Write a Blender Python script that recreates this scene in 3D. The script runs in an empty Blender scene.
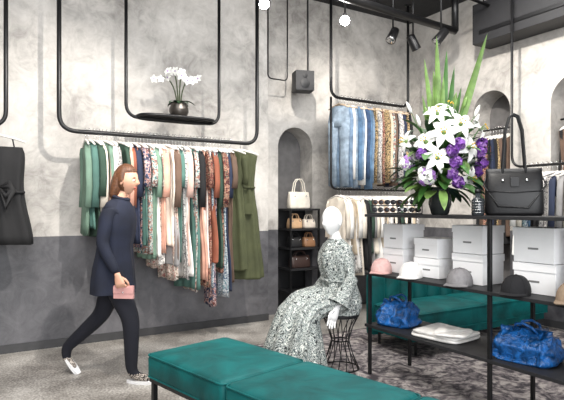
import bpy, math, random
from mathutils import Vector, Matrix, noise
R=random.Random(7)
pi=math.pi
sin,cos=math.sin,math.cos
# ------------------------------------------------------------------ materials
def new_mat(name):
    m=bpy.data.materials.new(name); m.use_nodes=True
    nt=m.node_tree; b=nt.nodes['Principled BSDF']
    return m,nt,b
def col(c): return (c[0],c[1],c[2],1)
def srgb(r,g,b):
    f=lambda x:(x/255/12.92 if x/255<.04045 else ((x/255+.055)/1.055)**2.4)
    return (f(r),f(g),f(b))
def mat(name,c,rough=.6,metal=0,var=.12,scale=12,bump=0.0,sheen=0,spec=None,emit=0,dist=0,bd=.01):
    m,nt,b=new_mat(name)
    b.inputs['Roughness'].default_value=rough; b.inputs['Metallic'].default_value=metal
    tc=nt.nodes.new('ShaderNodeTexCoord'); n=nt.nodes.new('ShaderNodeTexNoise')
    n.inputs['Scale'].default_value=scale; n.inputs['Detail'].default_value=4; n.inputs['Distortion'].default_value=dist
    nt.links.new(tc.outputs['Object'],n.inputs['Vector'])
    r=nt.nodes.new('ShaderNodeValToRGB')
    r.color_ramp.elements[0].position=.33; r.color_ramp.elements[1].position=.67
    r.color_ramp.elements[0].color=col([x*(1-var) for x in c]); r.color_ramp.elements[1].color=col([min(1,x*(1+var)) for x in c])
    nt.links.new(n.outputs['Fac'],r.inputs['Fac']); nt.links.new(r.outputs['Color'],b.inputs['Base Color'])
    if bump:
        bp=nt.nodes.new('ShaderNodeBump'); bp.inputs['Strength'].default_value=bump; bp.inputs['Distance'].default_value=bd
        nt.links.new(n.outputs['Fac'],bp.inputs['Height']); nt.links.new(bp.outputs['Normal'],b.inputs['Normal'])
    if sheen:
        b.inputs['Sheen Weight'].default_value=sheen; b.inputs['Sheen Roughness'].default_value=.3
        b.inputs['Sheen Tint'].default_value=col([min(1,x*2+.02) for x in c])
    if spec is not None: b.inputs['Specular IOR Level'].default_value=spec
    if emit:
        b.inputs['Emission Color'].default_value=col(c); b.inputs['Emission Strength'].default_value=emit
    return m
def pattern(name,cols,scale=25,rough=.85,detail=3,dist=1.5):
    m,nt,b=new_mat(name); b.inputs['Roughness'].default_value=rough
    tc=nt.nodes.new('ShaderNodeTexCoord'); n=nt.nodes.new('ShaderNodeTexNoise')
    n.inputs['Scale'].default_value=scale; n.inputs['Detail'].default_value=detail; n.inputs['Distortion'].default_value=dist
    nt.links.new(tc.outputs['Object'],n.inputs['Vector'])
    r=nt.nodes.new('ShaderNodeValToRGB'); cr=r.color_ramp; cr.interpolation='CONSTANT'
    k=len(cols)
    cr.elements[0].position=0; cr.elements[0].color=col(cols[0])
    cr.elements[1].position=.36+.28/(k-1)*.6; cr.elements[1].color=col(cols[1])
    for i in range(2,k):
        el=cr.elements.new(.42+.26*(i-1)/(k-1)); el.color=col(cols[i])
    nt.links.new(n.outputs['Fac'],r.inputs['Fac']); nt.links.new(r.outputs['Color'],b.inputs['Base Color'])
    return m
def wall_mat():
    m,nt,b=new_mat('plaster_wall'); N=nt.nodes.new; Lk=nt.links.new
    g=N('ShaderNodeNewGeometry'); sp=N('ShaderNodeSeparateXYZ'); Lk(g.outputs['Position'],sp.inputs[0])
    n1=N('ShaderNodeTexNoise'); n1.inputs['Scale'].default_value=1.1; n1.inputs['Detail'].default_value=10; n1.inputs['Roughness'].default_value=.66; n1.inputs['Distortion'].default_value=.5
    Lk(g.outputs['Position'],n1.inputs['Vector'])
    n2=N('ShaderNodeTexNoise'); n2.inputs['Scale'].default_value=6; n2.inputs['Detail'].default_value=9; n2.inputs['Roughness'].default_value=.7; n2.inputs['Distortion'].default_value=1.0
    Lk(g.outputs['Position'],n2.inputs['Vector'])
    mx=N('ShaderNodeMix'); mx.inputs[0].default_value=.36; Lk(n1.outputs['Fac'],mx.inputs[2]); Lk(n2.outputs['Fac'],mx.inputs[3])
    ru=N('ShaderNodeValToRGB'); cr=ru.color_ramp; cr.elements[0].position=.37; cr.elements[1].position=.62
    cr.elements[0].color=col(srgb(138,134,130)); cr.elements[1].color=col(srgb(208,204,199)); q=cr.elements.new(.49); q.color=col(srgb(182,178,173))
    rl=N('ShaderNodeValToRGB'); rl.color_ramp.elements[0].position=.36; rl.color_ramp.elements[1].position=.66
    rl.color_ramp.elements[0].color=col(srgb(62,62,66)); rl.color_ramp.elements[1].color=col(srgb(114,113,117))
    Lk(mx.outputs[0],ru.inputs['Fac']); Lk(mx.outputs[0],rl.inputs['Fac'])
    gt=N('ShaderNodeMath'); gt.operation='GREATER_THAN'; gt.inputs[1].default_value=1.10; Lk(sp.outputs['Z'],gt.inputs[0])
    mc=N('ShaderNodeMix'); mc.data_type='RGBA'; Lk(gt.outputs[0],mc.inputs[0]); Lk(rl.outputs['Color'],mc.inputs[6]); Lk(ru.outputs['Color'],mc.inputs[7])
    Lk(mc.outputs[2],b.inputs['Base Color']); b.inputs['Roughness'].default_value=.55
    bp=N('ShaderNodeBump'); bp.inputs['Strength'].default_value=.25; bp.inputs['Distance'].default_value=.01; Lk(n2.outputs['Fac'],bp.inputs['Height']); Lk(bp.outputs['Normal'],b.inputs['Normal'])
    return m
def ramp_noise(name,c0,c1,c2,s1,s2,rough,mixf=.5,p=(.35,.5,.65),dist=0):
    m,nt,b=new_mat(name); N=nt.nodes.new; Lk=nt.links.new
    g=N('ShaderNodeNewGeometry')
    n1=N('ShaderNodeTexNoise'); n1.inputs['Scale'].default_value=s1; n1.inputs['Detail'].default_value=8; n1.inputs['Roughness'].default_value=.65; n1.inputs['Distortion'].default_value=dist
    n2=N('ShaderNodeTexNoise'); n2.inputs['Scale'].default_value=s2; n2.inputs['Detail'].default_value=3
    Lk(g.outputs['Position'],n1.inputs['Vector']); Lk(g.outputs['Position'],n2.inputs['Vector'])
    mx=N('ShaderNodeMix'); mx.inputs[0].default_value=mixf; Lk(n1.outputs['Fac'],mx.inputs[2]); Lk(n2.outputs['Fac'],mx.inputs[3])
    r=N('ShaderNodeValToRGB'); cr=r.color_ramp; cr.elements[0].position=p[0]; cr.elements[0].color=col(c0); cr.elements[1].position=p[2]; cr.elements[1].color=col(c2)
    e=cr.elements.new(p[1]); e.color=col(c1)
    Lk(mx.outputs[0],r.inputs['Fac']); Lk(r.outputs['Color'],b.inputs['Base Color']); b.inputs['Roughness'].default_value=rough
    return m
WALL=wall_mat()
FLOOR=ramp_noise('concrete_floor',srgb(92,87,82),srgb(150,145,139),srgb(198,194,188),2.2,60,.28,.52,(.38,.5,.61))
RUG=ramp_noise('rug_pattern',srgb(60,55,60),srgb(124,116,117),srgb(178,170,165),4.5,24,.95,.22,(.42,.5,.58),2.2)
CEIL=mat('ceiling_dark',srgb(44,44,46),.85)
BLACK=mat('black_metal',(.010,.010,.011),.38,.3,scale=30)
MBLACK=mat('matte_black',(.014,.014,.016),.6)
WHITEB=mat('white_box',(.84,.84,.85),.5,var=.02)
VELVET=mat('teal_velvet',srgb(0,84,84),.6,var=.34,scale=5,bump=.5,sheen=.4,dist=.6,spec=.3,bd=.02)
HANGER=mat('hanger_white',(.75,.72,.68),.45)
WOODP=mat('pale_wood',(.55,.42,.3),.5)
CHROME=mat('chrome',(.7,.7,.7),.2,1)
LENS=mat('lamp_lens',(1,.97,.92),.3,emit=150)
SKIN=mat('skin',srgb(214,164,138),.5,var=.05)
HAIR=mat('brown_hair',srgb(92,58,36),.5,var=.35,scale=60,bump=.5)
NAVY=mat('navy_cloth',srgb(18,24,42),.85,scale=8,var=.3,bump=.3)
TROUS=mat('dark_trousers',srgb(14,16,28),.85)
MANN=mat('mannequin_white',(.84,.84,.84),.35,var=.02)
GREEN=mat('leaf_green',srgb(56,98,40),.5,var=.4,scale=9)
LGREEN=mat('leaf_light_green',srgb(100,130,66),.5,var=.35)
DGREEN=mat('leaf_dark_green',srgb(30,60,34),.5,var=.4)
PETAL=mat('white_petal',(.86,.86,.83),.6,var=.05)
PURPLE=mat('purple_petal',srgb(112,62,150),.6,var=.5,scale=30)
LILAC=mat('lilac_petal',srgb(160,118,186),.6,var=.3,scale=30)
YEL=mat('stamen_yellow',srgb(200,160,40),.6)
LEATH=mat('black_leather',(.007,.007,.008),.42,scale=80,bump=.4,bd=.002,spec=.35)
DENIM=[mat('denim_%d'%i,srgb(*c),.9,var=.3,scale=14,bump=.3) for i,c in enumerate([(90,120,150),(116,138,162),(58,80,112),(144,160,176)])]
JEANB=mat('glossy_blue_denim',srgb(26,84,146),.28,var=.6,scale=16,bump=1,dist=1.5,bd=.02)
DRESSP=pattern('snake_print',[srgb(34,40,42),srgb(178,184,180),srgb(70,82,84),srgb(216,218,212)],15,dist=3.5)
# ------------------------------------------------------------------ mesh builder
class MB:
    def __init__(s): s.v=[];s.f=[];s.m=[];s.sm=[];s.mats=[]; s.T=Matrix()
    def mi(s,m):
        if m not in s.mats: s.mats.append(m)
        return s.mats.index(m)
    def add(s,vs,fs,m,smooth=True):
        o=len(s.v); s.v+= [s.T@Vector(v) for v in vs]; k=s.mi(m)
        for f in fs: s.f.append([o+i for i in f]); s.m.append(k); s.sm.append(smooth)
    def loft(s,rings,m,cap=True,smooth=True,closed=True):
        n=len(rings[0]); vs=[p for r in rings for p in r]; fs=[]
        for i in range(len(rings)-1):
            for j in range(n if closed else n-1):
                a=i*n+j;b=i*n+(j+1)%n; fs.append((a,b,b+n,a+n))
        if cap and closed: fs.append(tuple(range(n-1,-1,-1))); fs.append(tuple(range((len(rings)-1)*n,len(rings)*n)))
        s.add(vs,fs,m,smooth)
    def box(s,c,sz,m,rz=0,smooth=False):
        x,y,z=[q/2 for q in sz]; M=Matrix.Translation(c)@Matrix.Rotation(rz,4,'Z')
        vs=[M@Vector((a*x,b*y,d*z)) for d in (-1,1) for a,b in ((-1,-1),(1,-1),(1,1),(-1,1))]
        s.add(vs,[(3,2,1,0),(4,5,6,7),(0,1,5,4),(1,2,6,5),(2,3,7,6),(3,0,4,7)],m,smooth)
    def tube(s,path,r,m,n=10,closed=False,ell=None,cap=True):
        P=[Vector(p) for p in path]; k=len(P); rs=r if isinstance(r,(list,tuple)) else [r]*k
        rings=[]; up=None
        for i in range(k):
            if closed: d=(P[(i+1)%k]-P[i-1]).normalized()
            else: d=(P[min(k-1,i+1)]-P[max(0,i-1)]).normalized()
            if up is None:
                up=Vector((0,0,1)) if abs(d.z)<.9 else Vector((0,1,0))
            up=(up-d*up.dot(d)).normalized(); sd=d.cross(up)
            e=ell[i] if ell else (1,1)
            rings.append([P[i]+sd*(cos(2*pi*j/n)*rs[i]*e[0])+up*(sin(2*pi*j/n)*rs[i]*e[1]) for j in range(n)])
        if closed: rings.append(rings[0])
        s.loft(rings,m,cap=cap and not closed)
    def sphere(s,c,r,m,nu=16,nv=10,fn=None):
        if not isinstance(r,(tuple,list)): r=(r,r,r)
        c=Vector(c); vs=[];fs=[]
        for i in range(nv+1):
            th=pi*i/nv
            for j in range(nu):
                a=2*pi*j/nu; d=Vector((sin(th)*cos(a),sin(th)*sin(a),cos(th)))
                p=Vector((d.x*r[0],d.y*r[1],d.z*r[2]))
                if fn: p=fn(d,p)
                vs.append(c+p)
        for i in range(nv):
            for j in range(nu):
                a=i*nu+j;b=i*nu+(j+1)%nu
                fs.append((a,a+nu,b+nu,b))
        s.add(vs,fs,m)
    def obj(s,name,bevel=0,parent=None,solid=0,sub=0):
        xs=[v.x for v in s.v];ys=[v.y for v in s.v];zs=[v.z for v in s.v]
        o=Vector(((min(xs)+max(xs))/2,(min(ys)+max(ys))/2,min(zs)))
        me=bpy.data.meshes.new(name); me.from_pydata([v-o for v in s.v],[],s.f)
        for m in s.mats: me.materials.append(m)
        me.polygons.foreach_set('material_index',s.m); me.polygons.foreach_set('use_smooth',s.sm)
        me.validate(); me.update()
        ob=bpy.data.objects.new(name,me); bpy.context.collection.objects.link(ob); ob.location=o
        if solid: q=ob.modifiers.new('s','SOLIDIFY'); q.thickness=solid
        if bevel: q=ob.modifiers.new('b','BEVEL'); q.width=bevel; q.segments=3; q.limit_method='ANGLE'; q.angle_limit=.7
        if sub: q=ob.modifiers.new('u','SUBSURF'); q.levels=sub; q.render_levels=sub
        if parent: ob.parent=parent; ob.matrix_parent_inverse=Matrix.Translation(parent.location).inverted()
        return ob
def empty(name,loc):
    e=bpy.data.objects.new(name,None); bpy.context.collection.objects.link(e); e.location=loc; e.empty_display_size=.1
    return e
def fillet(pts,r,n=8):
    P=[Vector(p) for p in pts]; out=[P[0]]
    for i in range(1,len(P)-1):
        a=(P[i-1]-P[i]).normalized(); b=(P[i+1]-P[i]).normalized()
        A=P[i]+a*r; B=P[i]+b*r
        for k in range(n+1):
            t=k/n; out.append(A*(1-t)**2+P[i]*2*t*(1-t)+B*t*t)
    out.append(P[-1]); return out
def interp(tab,x):
    if x<=tab[0][0]: return tab[0][1]
    for (a,b),(c,d) in zip(tab,tab[1:]):
        if x<=c:
            t=(x-a)/(c-a); t=t*t*(3-2*t); return b+(d-b)*t
    return tab[-1][1]
# ------------------------------------------------------------------ room frame
w=Vector((.857,.515,0)); e=Vector((.515,-.857,0)); AW=math.atan2(.515,.857)
A0=Vector((-2.665,4.91,0)); C3=Vector((1.96,7.98,0)); H=4.2
def W1(t,off=0,z=0): return A0+w*t+e*off+Vector((0,0,z))
def W3(s,off=0,z=0): return C3+e*s-w*off+Vector((0,0,z))
mb=MB(); mb.add([W1(-3),W1(2.91),W1(2.91,0,H),W1(-3,0,H)],[(0,1,2,3)],WALL,False)
mb.add([W1(2.91),W1(2.91,-.25),W1(2.91,-.25,H),W1(2.91,0,H)],[(0,1,2,3)],WALL,False); mb.obj('wall_left')
def arch_wall(mb,P,s0,s1,arches,d,back):
    def q(a,b,c,dd,m=WALL): mb.add([a,b,c,dd],[(0,1,2,3)],m,False)
    x=s0
    for (c,wd,top,zb) in arches:
        r=wd/2; sp=top-r
        q(P(x,0,0),P(c-r,0,0),P(c-r,0,H),P(x,0,H)); x=c+r
        if zb>0: q(P(c-r,0,0),P(c+r,0,0),P(c+r,0,zb),P(c-r,0,zb))
        q(P(c-r,0,zb),P(c+r,0,zb),P(c+r,-d,zb),P(c-r,-d,zb))
        q(P(c-r,0,zb),P(c-r,-d,zb),P(c-r,-d,sp),P(c-r,0,sp)); q(P(c+r,0,zb),P(c+r,-d,zb),P(c+r,-d,sp),P(c+r,0,sp))
        n=20
        for i in range(n):
            a=pi*i/n;b=pi*(i+1)/n
            x0,z0=c-r*cos(a),sp+r*sin(a); x1,z1=c-r*cos(b),sp+r*sin(b)
            q(P(x0,0,z0),P(x1,0,z1),P(x1,0,H),P(x0,0,H)); q(P(x0,0,z0),P(x1,0,z1),P(x1,-d,z1),P(x0,-d,z0))
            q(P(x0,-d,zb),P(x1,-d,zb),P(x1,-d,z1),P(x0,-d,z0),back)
    q(P(x,0,0),P(s1,0,0),P(s1,0,H),P(x,0,H))
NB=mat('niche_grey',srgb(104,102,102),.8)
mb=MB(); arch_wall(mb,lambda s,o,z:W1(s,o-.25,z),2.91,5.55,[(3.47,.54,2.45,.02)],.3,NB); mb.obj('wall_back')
mb=MB(); arch_wall(mb,W3,0,9.3,[(1.45,.56,2.9,.3),(2.56,.6,2.9,.3)],.35,NB); mb.obj('wall_right')  # recessed arches modelled in place of arched mirrors
mb=MB(); mb.add([W1(-3),W1(-3,9),W1(-3,9,H),W1(-3,0,H)],[(0,1,2,3)],WALL,False); mb.obj('wall_side')
mb=MB()
for i in range(6): mb.box(W1(-3+8.55*i/5,9,H/2),(.1,.1,H),BLACK,AW)
for z in (.15,2.9,H-.1): mb.box(W1(1.27,9,z),(8.6,.08,.12),BLACK,AW)
mb.obj('window_1')
F=[W1(-3,-.3),W1(6.2,-.3),W1(6.2,9.2),W1(-3,9.2)]
mb=MB(); mb.add([p for p in F]+[p-Vector((0,0,.1)) for p in F],[(3,2,1,0),(4,5,6,7),(0,1,5,4),(1,2,6,5),(2,3,7,6),(3,0,4,7)],FLOOR,False); mb.obj('floor')
mb=MB(); mb.add([p+Vector((0,0,H)) for p in F]+[p+Vector((0,0,H+.1)) for p in F],[(0,1,2,3),(7,6,5,4),(0,1,5,4),(1,2,6,5),(2,3,7,6),(3,0,4,7)],CEIL,False); mb.obj('ceiling')
TRIM=mat('trim_grey',srgb(60,60,62),.6)
mb=MB(); mb.box(W1(-.045,.008,.04),(5.91,.016,.08),TRIM,AW); mb.obj('baseboard_left')
mb=MB(); mb.box(W3(4.65,.008,.04),(9.3,.016,.08),TRIM,AW-pi/2); mb.obj('baseboard_right')
RUGE=mat('rug_edge',srgb(70,64,68),.95)
mb=MB(); rc=Vector((-.40,5.15,0))
def slab(mb,c,a,b,z0,z1,m):
    pts=[c,c+w*a,c+w*a+e*b,c+e*b]
    mb.add([p+Vector((0,0,z0)) for p in pts]+[p+Vector((0,0,z1)) for p in pts],[(0,1,2,3),(7,6,5,4),(0,1,5,4),(1,2,6,5),(2,3,7,6),(3,0,4,7)],m,False)
slab(mb,rc,3.4,4.2,.001,.004,RUGE); slab(mb,rc+w*.03+e*.03,3.34,4.14,.003,.006,RUG); mb.obj('area_rug')
# ------------------------------------------------------------------ garments
def T_at(p,ang): return Matrix.Translation(p)@Matrix.Rotation(ang,4,'Z')
def hanger(mb,m=None,sw=.2):
    m=m or HANGER
    mb.tube([(0,0,-.1),(0,0,-.02)]+[(-.018*cos(a),0,.018*sin(a)) for a in [ -.5+ i*.5 for i in range(9)]],.003,CHROME,6)
    mb.tube([(-sw,0,-.155),(-sw*.6,0,-.125),(0,0,-.095),(sw*.6,0,-.125),(sw,0,-.155)],[.008,.011,.011,.011,.008],m,8)
def garment(mb,m,L,sw=.2,waist=.16,hem=.22,th=.028,fold=.012,nf=7,sleeve=0,strap=False,belt=None):
    ph=R.uniform(0,6); top=-.115 if not strap else -.2
    qs=[0,.012,.03,.05,.09,.15,.22,.3,.38]; q=.48
    qs=[x for x in qs if x<L-.05]
    while q<L: qs.append(q); q+=.1
    qs.append(L)
    tab=[(0,.05),(.05,sw),(.15,sw*.9),(min(.38,L*.5),waist),(L,hem)] if not strap else [(0,sw*.75),(.06,sw*.8),(.3,waist),(L,hem)]
    n=40; rings=[]
    for q in qs:
        h=interp(tab,q); k=(.25+.75*min(1,q/.5))*fold; ring=[]
        for j in range(n):
            a=2*pi*j/n; f=k*sin(nf*a+ph+.8*sin(q*4))
            ring.append((( h+f*.6)*cos(a)+.006*sin(q*9+ph),(th*(.45+min(q*4,.4)+q*.7)+f)*sin(a)+.012*sin(3*q+ph)*min(1,q*2),top-q+ (.01*sin(3*a+ph) if q==L else 0)))
        rings.append(ring)
    mb.loft(rings,m)
    if belt: mb.tube([( (interp(tab,.4)+.006)*cos(a),(th*1.5+.008)*sin(a),top-.4) for a in [2*pi*i/20 for i in range(20)]],.012,belt,6,closed=True)
    if strap:
        for sx in (-1,1): mb.tube([(sx*sw*.5,.01,top-.02),(sx*sw*.42,.0,-.115),(sx*sw*.5,-.01,top-.02)],.006,m,6)
    if sleeve:
        for sx in (-1,1):
            mb.tube([(sx*sw*.8,0,top-.05),(sx*(sw-.012),.002,top-.10),(sx*(sw+.004),.008,top-.2),(sx*(sw+.012),.01,top-.12-sleeve*.6),(sx*(sw+.008),.0,top-.12-sleeve)],[.03,.036,.036,.034,.038],m,10,ell=[(1,.5)]*5)
def pants(mb,m,L=1.0,hip=.19):
    top=-.12; n=24; ph=R.uniform(0,6)
    def ring(cx,hw,th,z): return [(cx+hw*cos(2*pi*j/n),(th+.004*sin(5*2*pi*j/n+z*9))*sin(2*pi*j/n)+.008*sin(z*5+ph),z) for j in range(n)]
    mb.loft([ring(0,hip*.8,.012,top),ring(0,hip*.85,.02,top-.05),ring(0,hip,.03,top-.18),ring(0,hip,.03,top-.27)],m)
    for sx in (-1,1):
        mb.loft([ring(sx*hip*.5,hip*.5,.03,top-.2),ring(sx*hip*.52,hip*.46,.026,top-.4),ring(sx*hip*.54,hip*.38,.022,top-.65),ring(sx*hip*.55,hip*.38,.02,top-L)],m)
def rail(name,pts,r=.017,fil=.14,parent=None):
    mb=MB(); mb.tube(fillet(pts,fil),r,BLACK,12)
    for p in (pts[0],pts[-1]):
        mb.tube([Vector(p)-Vector((0,0,.012)),Vector(p)],.045,BLACK,16)
    return mb.obj(name,parent=parent)
fab=lambda n,c:mat(n,srgb(*c),.85,var=.18,scale=7,bump=.25)
SAGE=fab('sage',(108,134,118)); TEAL=fab('teal_fabric',(74,108,100)); CREAM=fab('cream',(226,216,202)); PEACH=fab('peach',(216,162,142)); PINK=fab('blush',(210,176,164))
RUST=fab('rust',(138,80,60)); OLIVE=fab('olive',(66,70,45)); NAVF=fab('navy_f',(36,44,66)); BLK=fab('black_f',(22,22,24)); WHT=fab('white_f',(234,231,227)); ORG=fab('orange',(208,134,102)); GRY=fab('grey_f',(140,138,138)); DGR=fab('deep_green',(48,70,58)); BRN=fab('brown_f',(96,76,64)); BEI=fab('beige_f',(198,182,160))
FL1=pattern('floral_pink',[srgb(160,100,96),srgb(216,196,184),srgb(110,100,84),srgb(230,218,208)],30)
FL2=pattern('floral_teal',[srgb(60,100,100),srgb(196,204,198),srgb(160,104,88),srgb(60,84,92)],26)
FL3=pattern('floral_navy',[srgb(26,32,54),srgb(60,70,100),srgb(200,170,162),srgb(110,50,50)],28)
FL4=pattern('print_grey',[srgb(84,82,84),srgb(218,214,210),srgb(140,136,134)],36)
FL5=pattern('print_red',[srgb(46,30,34),srgb(112,54,46),srgb(180,144,122),srgb(56,66,58)],34)
FL6=pattern('print_blue',[srgb(70,94,120),srgb(214,218,220),srgb(104,136,146)],30)
FL7=pattern('print_gold',[srgb(84,66,44),srgb(184,158,116),srgb(56,48,38)],30)
OFF=.4
AE=math.atan2(-.857,.515)
ZB=2.10
rk=empty('clothing_rack',W1(1.5,OFF,ZB))
rail('rail',[W1(.465,OFF,H),W1(.465,OFF,ZB),W1(2.54,OFF,ZB),W1(2.54,OFF,H)],.021,.16,rk)
lst=[(SAGE,.86,.5),(TEAL,.84,.5),(DGR,.9,.4),(SAGE,.88,.4),(CREAM,.82,.5),(SAGE,.86,.4),(PINK,.9,.45),(WHT,.8,.4),(FL4,.95,.4),(DGR,.9,.3),(PEACH,.92,.5),(CREAM,.9,0),(RUST,.85,.5),(NAVF,.95,.4),(ORG,.95,0),(FL3,1.0,.3),(TEAL,1.0,.0),(FL2,1.05,.3),(SAGE,1.1,.4),
 (WHT,1.1,0),(FL1,1.25,.3),(FL4,1.2,0),(PEACH,1.1,.4),(CREAM,1.05,.5),(GRY,1.15,.3),(FL1,1.35,0),(BRN,1.1,.5),(TEAL,1.2,.3),(WHT,1.3,0),(FL4,1.35,.3),(PINK,1.2,.4),(TEAL,1.45,0),(FL2,1.5,.3),(BLK,1.1,.5),(PEACH,1.4,.0),(FL5,1.4,.3),(WHT,1.25,0),(RUST,1.2,.4),(FL6,1.5,0),(FL3,1.62,0),(DGR,1.3,.5),(FL5,1.3,.5),(FL6,1.6,0),(NAVF,1.55,.4),(BRN,1.4,.3)]
mb=MB(); t0,t1=.70,2.14
for i,(m,L,sl) in enumerate(lst):
    t=t0+(t1-t0)*i/(len(lst)-1)+R.uniform(-.006,.006)
    mb.T=T_at(W1(t,OFF,ZB+.021),AE+R.uniform(-.12,.35))
    hanger(mb); garment(mb,m,L+R.uniform(-.05,.05),sw=R.uniform(.18,.22),waist=R.uniform(.13,.18),hem=R.uniform(.15,.24),th=.018,fold=R.uniform(.007,.015),nf=R.choice([7,9,11]),sleeve=sl)
mb.obj('hanging_garments',parent=rk)
mb=MB(); mb.T=T_at(W1(2.33,OFF,ZB+.021),AE+1.0)
hanger(mb); garment(mb,OLIVE,1.40,sw=.18,waist=.15,hem=.25,th=.05,fold=.026,nf=9,belt=OLIVE)
for x in (-.09,.09): mb.box((x,-.085,-.75),(.1,.02,.12),OLIVE)
mb.tube([(0,-.075,-.16),(0,-.09,-.5),(0,-.12,-1.4)],.006,OLIVE,6)
mb.tube([(-.02,-.09,-.52),(-.05,-.115,-.6),(-.03,-.11,-.75)],.007,OLIVE,6); mb.tube([(.02,-.09,-.52),(.04,-.115,-.62),(.05,-.11,-.78)],.007,OLIVE,6)
mb.T=T_at(W1(2.2,OFF,ZB+.021),AE+.6); hanger(mb); garment(mb,OLIVE,1.3,sw=.18,hem=.22,th=.03,fold=.018,nf=9,sleeve=.25)
mb.obj('olive_dress',parent=rk)
rk2=empty('clothing_rack',W1(-.6,OFF,ZB))
rail('rail',[W1(-1.4,OFF,H),W1(-1.4,OFF,ZB),W1(.03,OFF,ZB),W1(.03,OFF,H)],.019,.14,rk2)
mb=MB()
for i,(t,a) in enumerate([(-.75,.3),(-.6,.2),(-.45,.4),(-.3,.5),(-.2,.6)]):
    mb.T=T_at(W1(t,OFF,ZB+.019),AE+a); hanger(mb); garment(mb,[WHT,CREAM,BLK,GRY,BLK][i],.8,sleeve=0)
mb.T=T_at(W1(-.03,OFF+.0,ZB+.019),AE+1.45); hanger(mb,sw=.22); garment(mb,BLK,.86,sw=.26,waist=.19,hem=.27,th=.05,fold=.022,nf=8,strap=True,belt=BLK)
for k in range(2):
    for sx in (-1,1): mb.tube([(sx*.02,-.10,-.56),(sx*.09,-.12,-.52-.03*k),(sx*.12,-.12,-.58),(sx*.07,-.13,-.64-.1*k),(sx*.02,-.10,-.57)],[.012,.024,.03,.022,.01],BLK,8)
mb.obj('hanging_garments',parent=rk2)
# suspended orchid shelf
sh=empty('hanging_shelf',W1(1.57,OFF,2.28))
rail('frame',[W1(1.077,OFF,H),W1(1.077,OFF,2.28),W1(2.073,OFF,2.28),W1(2.073,OFF,H)],.017,.14,sh)
mb=MB(); ct=(1.2+1.98)/2; hl=.40; dp=.17; ring=[]
for i in range(40):
    a=2*pi*i/40; x=abs(cos(a))**.5*(1 if cos(a)>0 else -1)*hl; y=abs(sin(a))**.7*(1 if sin(a)>0 else -1)*dp
    ring.append(W1(ct+x,OFF+y,2.30))
mb.loft([[p for p in ring],[p+Vector((0,0,.012)) for p in ring]],MBLACK,smooth=False)
mb.tube([p for p in ring],.016,BLACK,8,closed=True); mb.obj('shelf',parent=sh)
def blade(mb,base,d,L,wd,bend,m,n=8,fold=.25,side=None):
    base=Vector(base); d=Vector(d).normalized(); sd=side or d.cross(Vector((0,0,1)))
    if sd.length<.01: sd=Vector((1,0,0))
    sd.normalize(); nr=sd.cross(d).normalized(); vs=[];fs=[]; p=base.copy(); dd=d.copy()
    for i in range(n+1):
        t=i/n; ww=wd*(sin(pi*min(1,t*.86+.12))**.8)*(1 if t<.999 else .05)
        vs+= [p-sd*ww+nr*ww*fold,p,p+sd*ww+nr*ww*fold]
        dd=(dd+Vector((0,0,-bend/n))).normalized(); nr=sd.cross(dd).normalized(); p=p+dd*(L/n)
    for i in range(n):
        a=i*3; fs+=[(a,a+1,a+4,a+3),(a+1,a+2,a+5,a+4)]
    mb.add(vs,fs,m)
def flower(mb,c,nrm,r,m,np=5,curl=.5,cm=YEL,wd=.38):
    nrm=Vector(nrm).normalized(); u=nrm.orthogonal().normalized(); v=nrm.cross(u)
    ph=R.uniform(0,6)
    for k in range(np):
        a=ph+2*pi*k/np; d=(u*cos(a)+v*sin(a)); vs=[];fs=[]; sd=nrm.cross(d)
        for i in range(6):
            t=i/5; ww=r*wd*sin(pi*(t*.85+.12)); q=Vector(c)+d*(r*t)+nrm*(r*curl*(t-1.1*t*t)+0)
            vs+=[q-sd*ww+nrm*ww*.2,q-nrm*ww*.1,q+sd*ww+nrm*ww*.2]
        for i in range(5): b=i*3; fs+=[(b,b+1,b+4,b+3),(b+1,b+2,b+5,b+4)]
        mb.add(vs,fs,m)
    if cm: mb.sphere(Vector(c)+nrm*r*.12,r*.14,cm,8,6)
# orchid
mb=MB(); oc=W1(1.62,OFF,2.313); POT=mat('pot_grey',srgb(70,66,62),.3,.6)
prof=[(0,.06),(.02,.08),(.06,.10),(.10,.10),(.13,.085),(.145,.09)]
mb.loft([[oc+Vector((r*cos(2*pi*j/24),r*sin(2*pi*j/24),z)) for j in range(24)] for z,r in prof],POT)
for k in range(10):
    a=k*.7; blade(mb,oc+Vector((0,0,.14)),(cos(a),sin(a),1.0),R.uniform(.12,.2),.028,1.7,DGREEN)
OST=mat('orchid_stem',srgb(50,62,32),.6)
for k,(dx,hh) in enumerate([(-.22,.41),(.05,.47),(.2,.42),(-.08,.48)]):
    b0=oc+Vector((dx*.1,0,.14)); p=[b0]
    for i in range(1,9):
        t=i/8; p.append(b0+w*(dx*t**1.8)+Vector((0,-.02*k*t,(hh-.14)*sin(t*pi*.62))))
    mb.tube(p,.007,OST,6)
    for i in range(3):
        c=p[5].lerp(p[8],i/2)+Vector((R.uniform(-.02,.02),-.03,R.uniform(-.03,.03)))
        flower(mb,c,(R.uniform(-.7,.7),-1,R.uniform(-.2,.5)),R.uniform(.042,.055),PETAL,5,.3,LILAC,.36)
mb.obj('potted_orchid')
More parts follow.
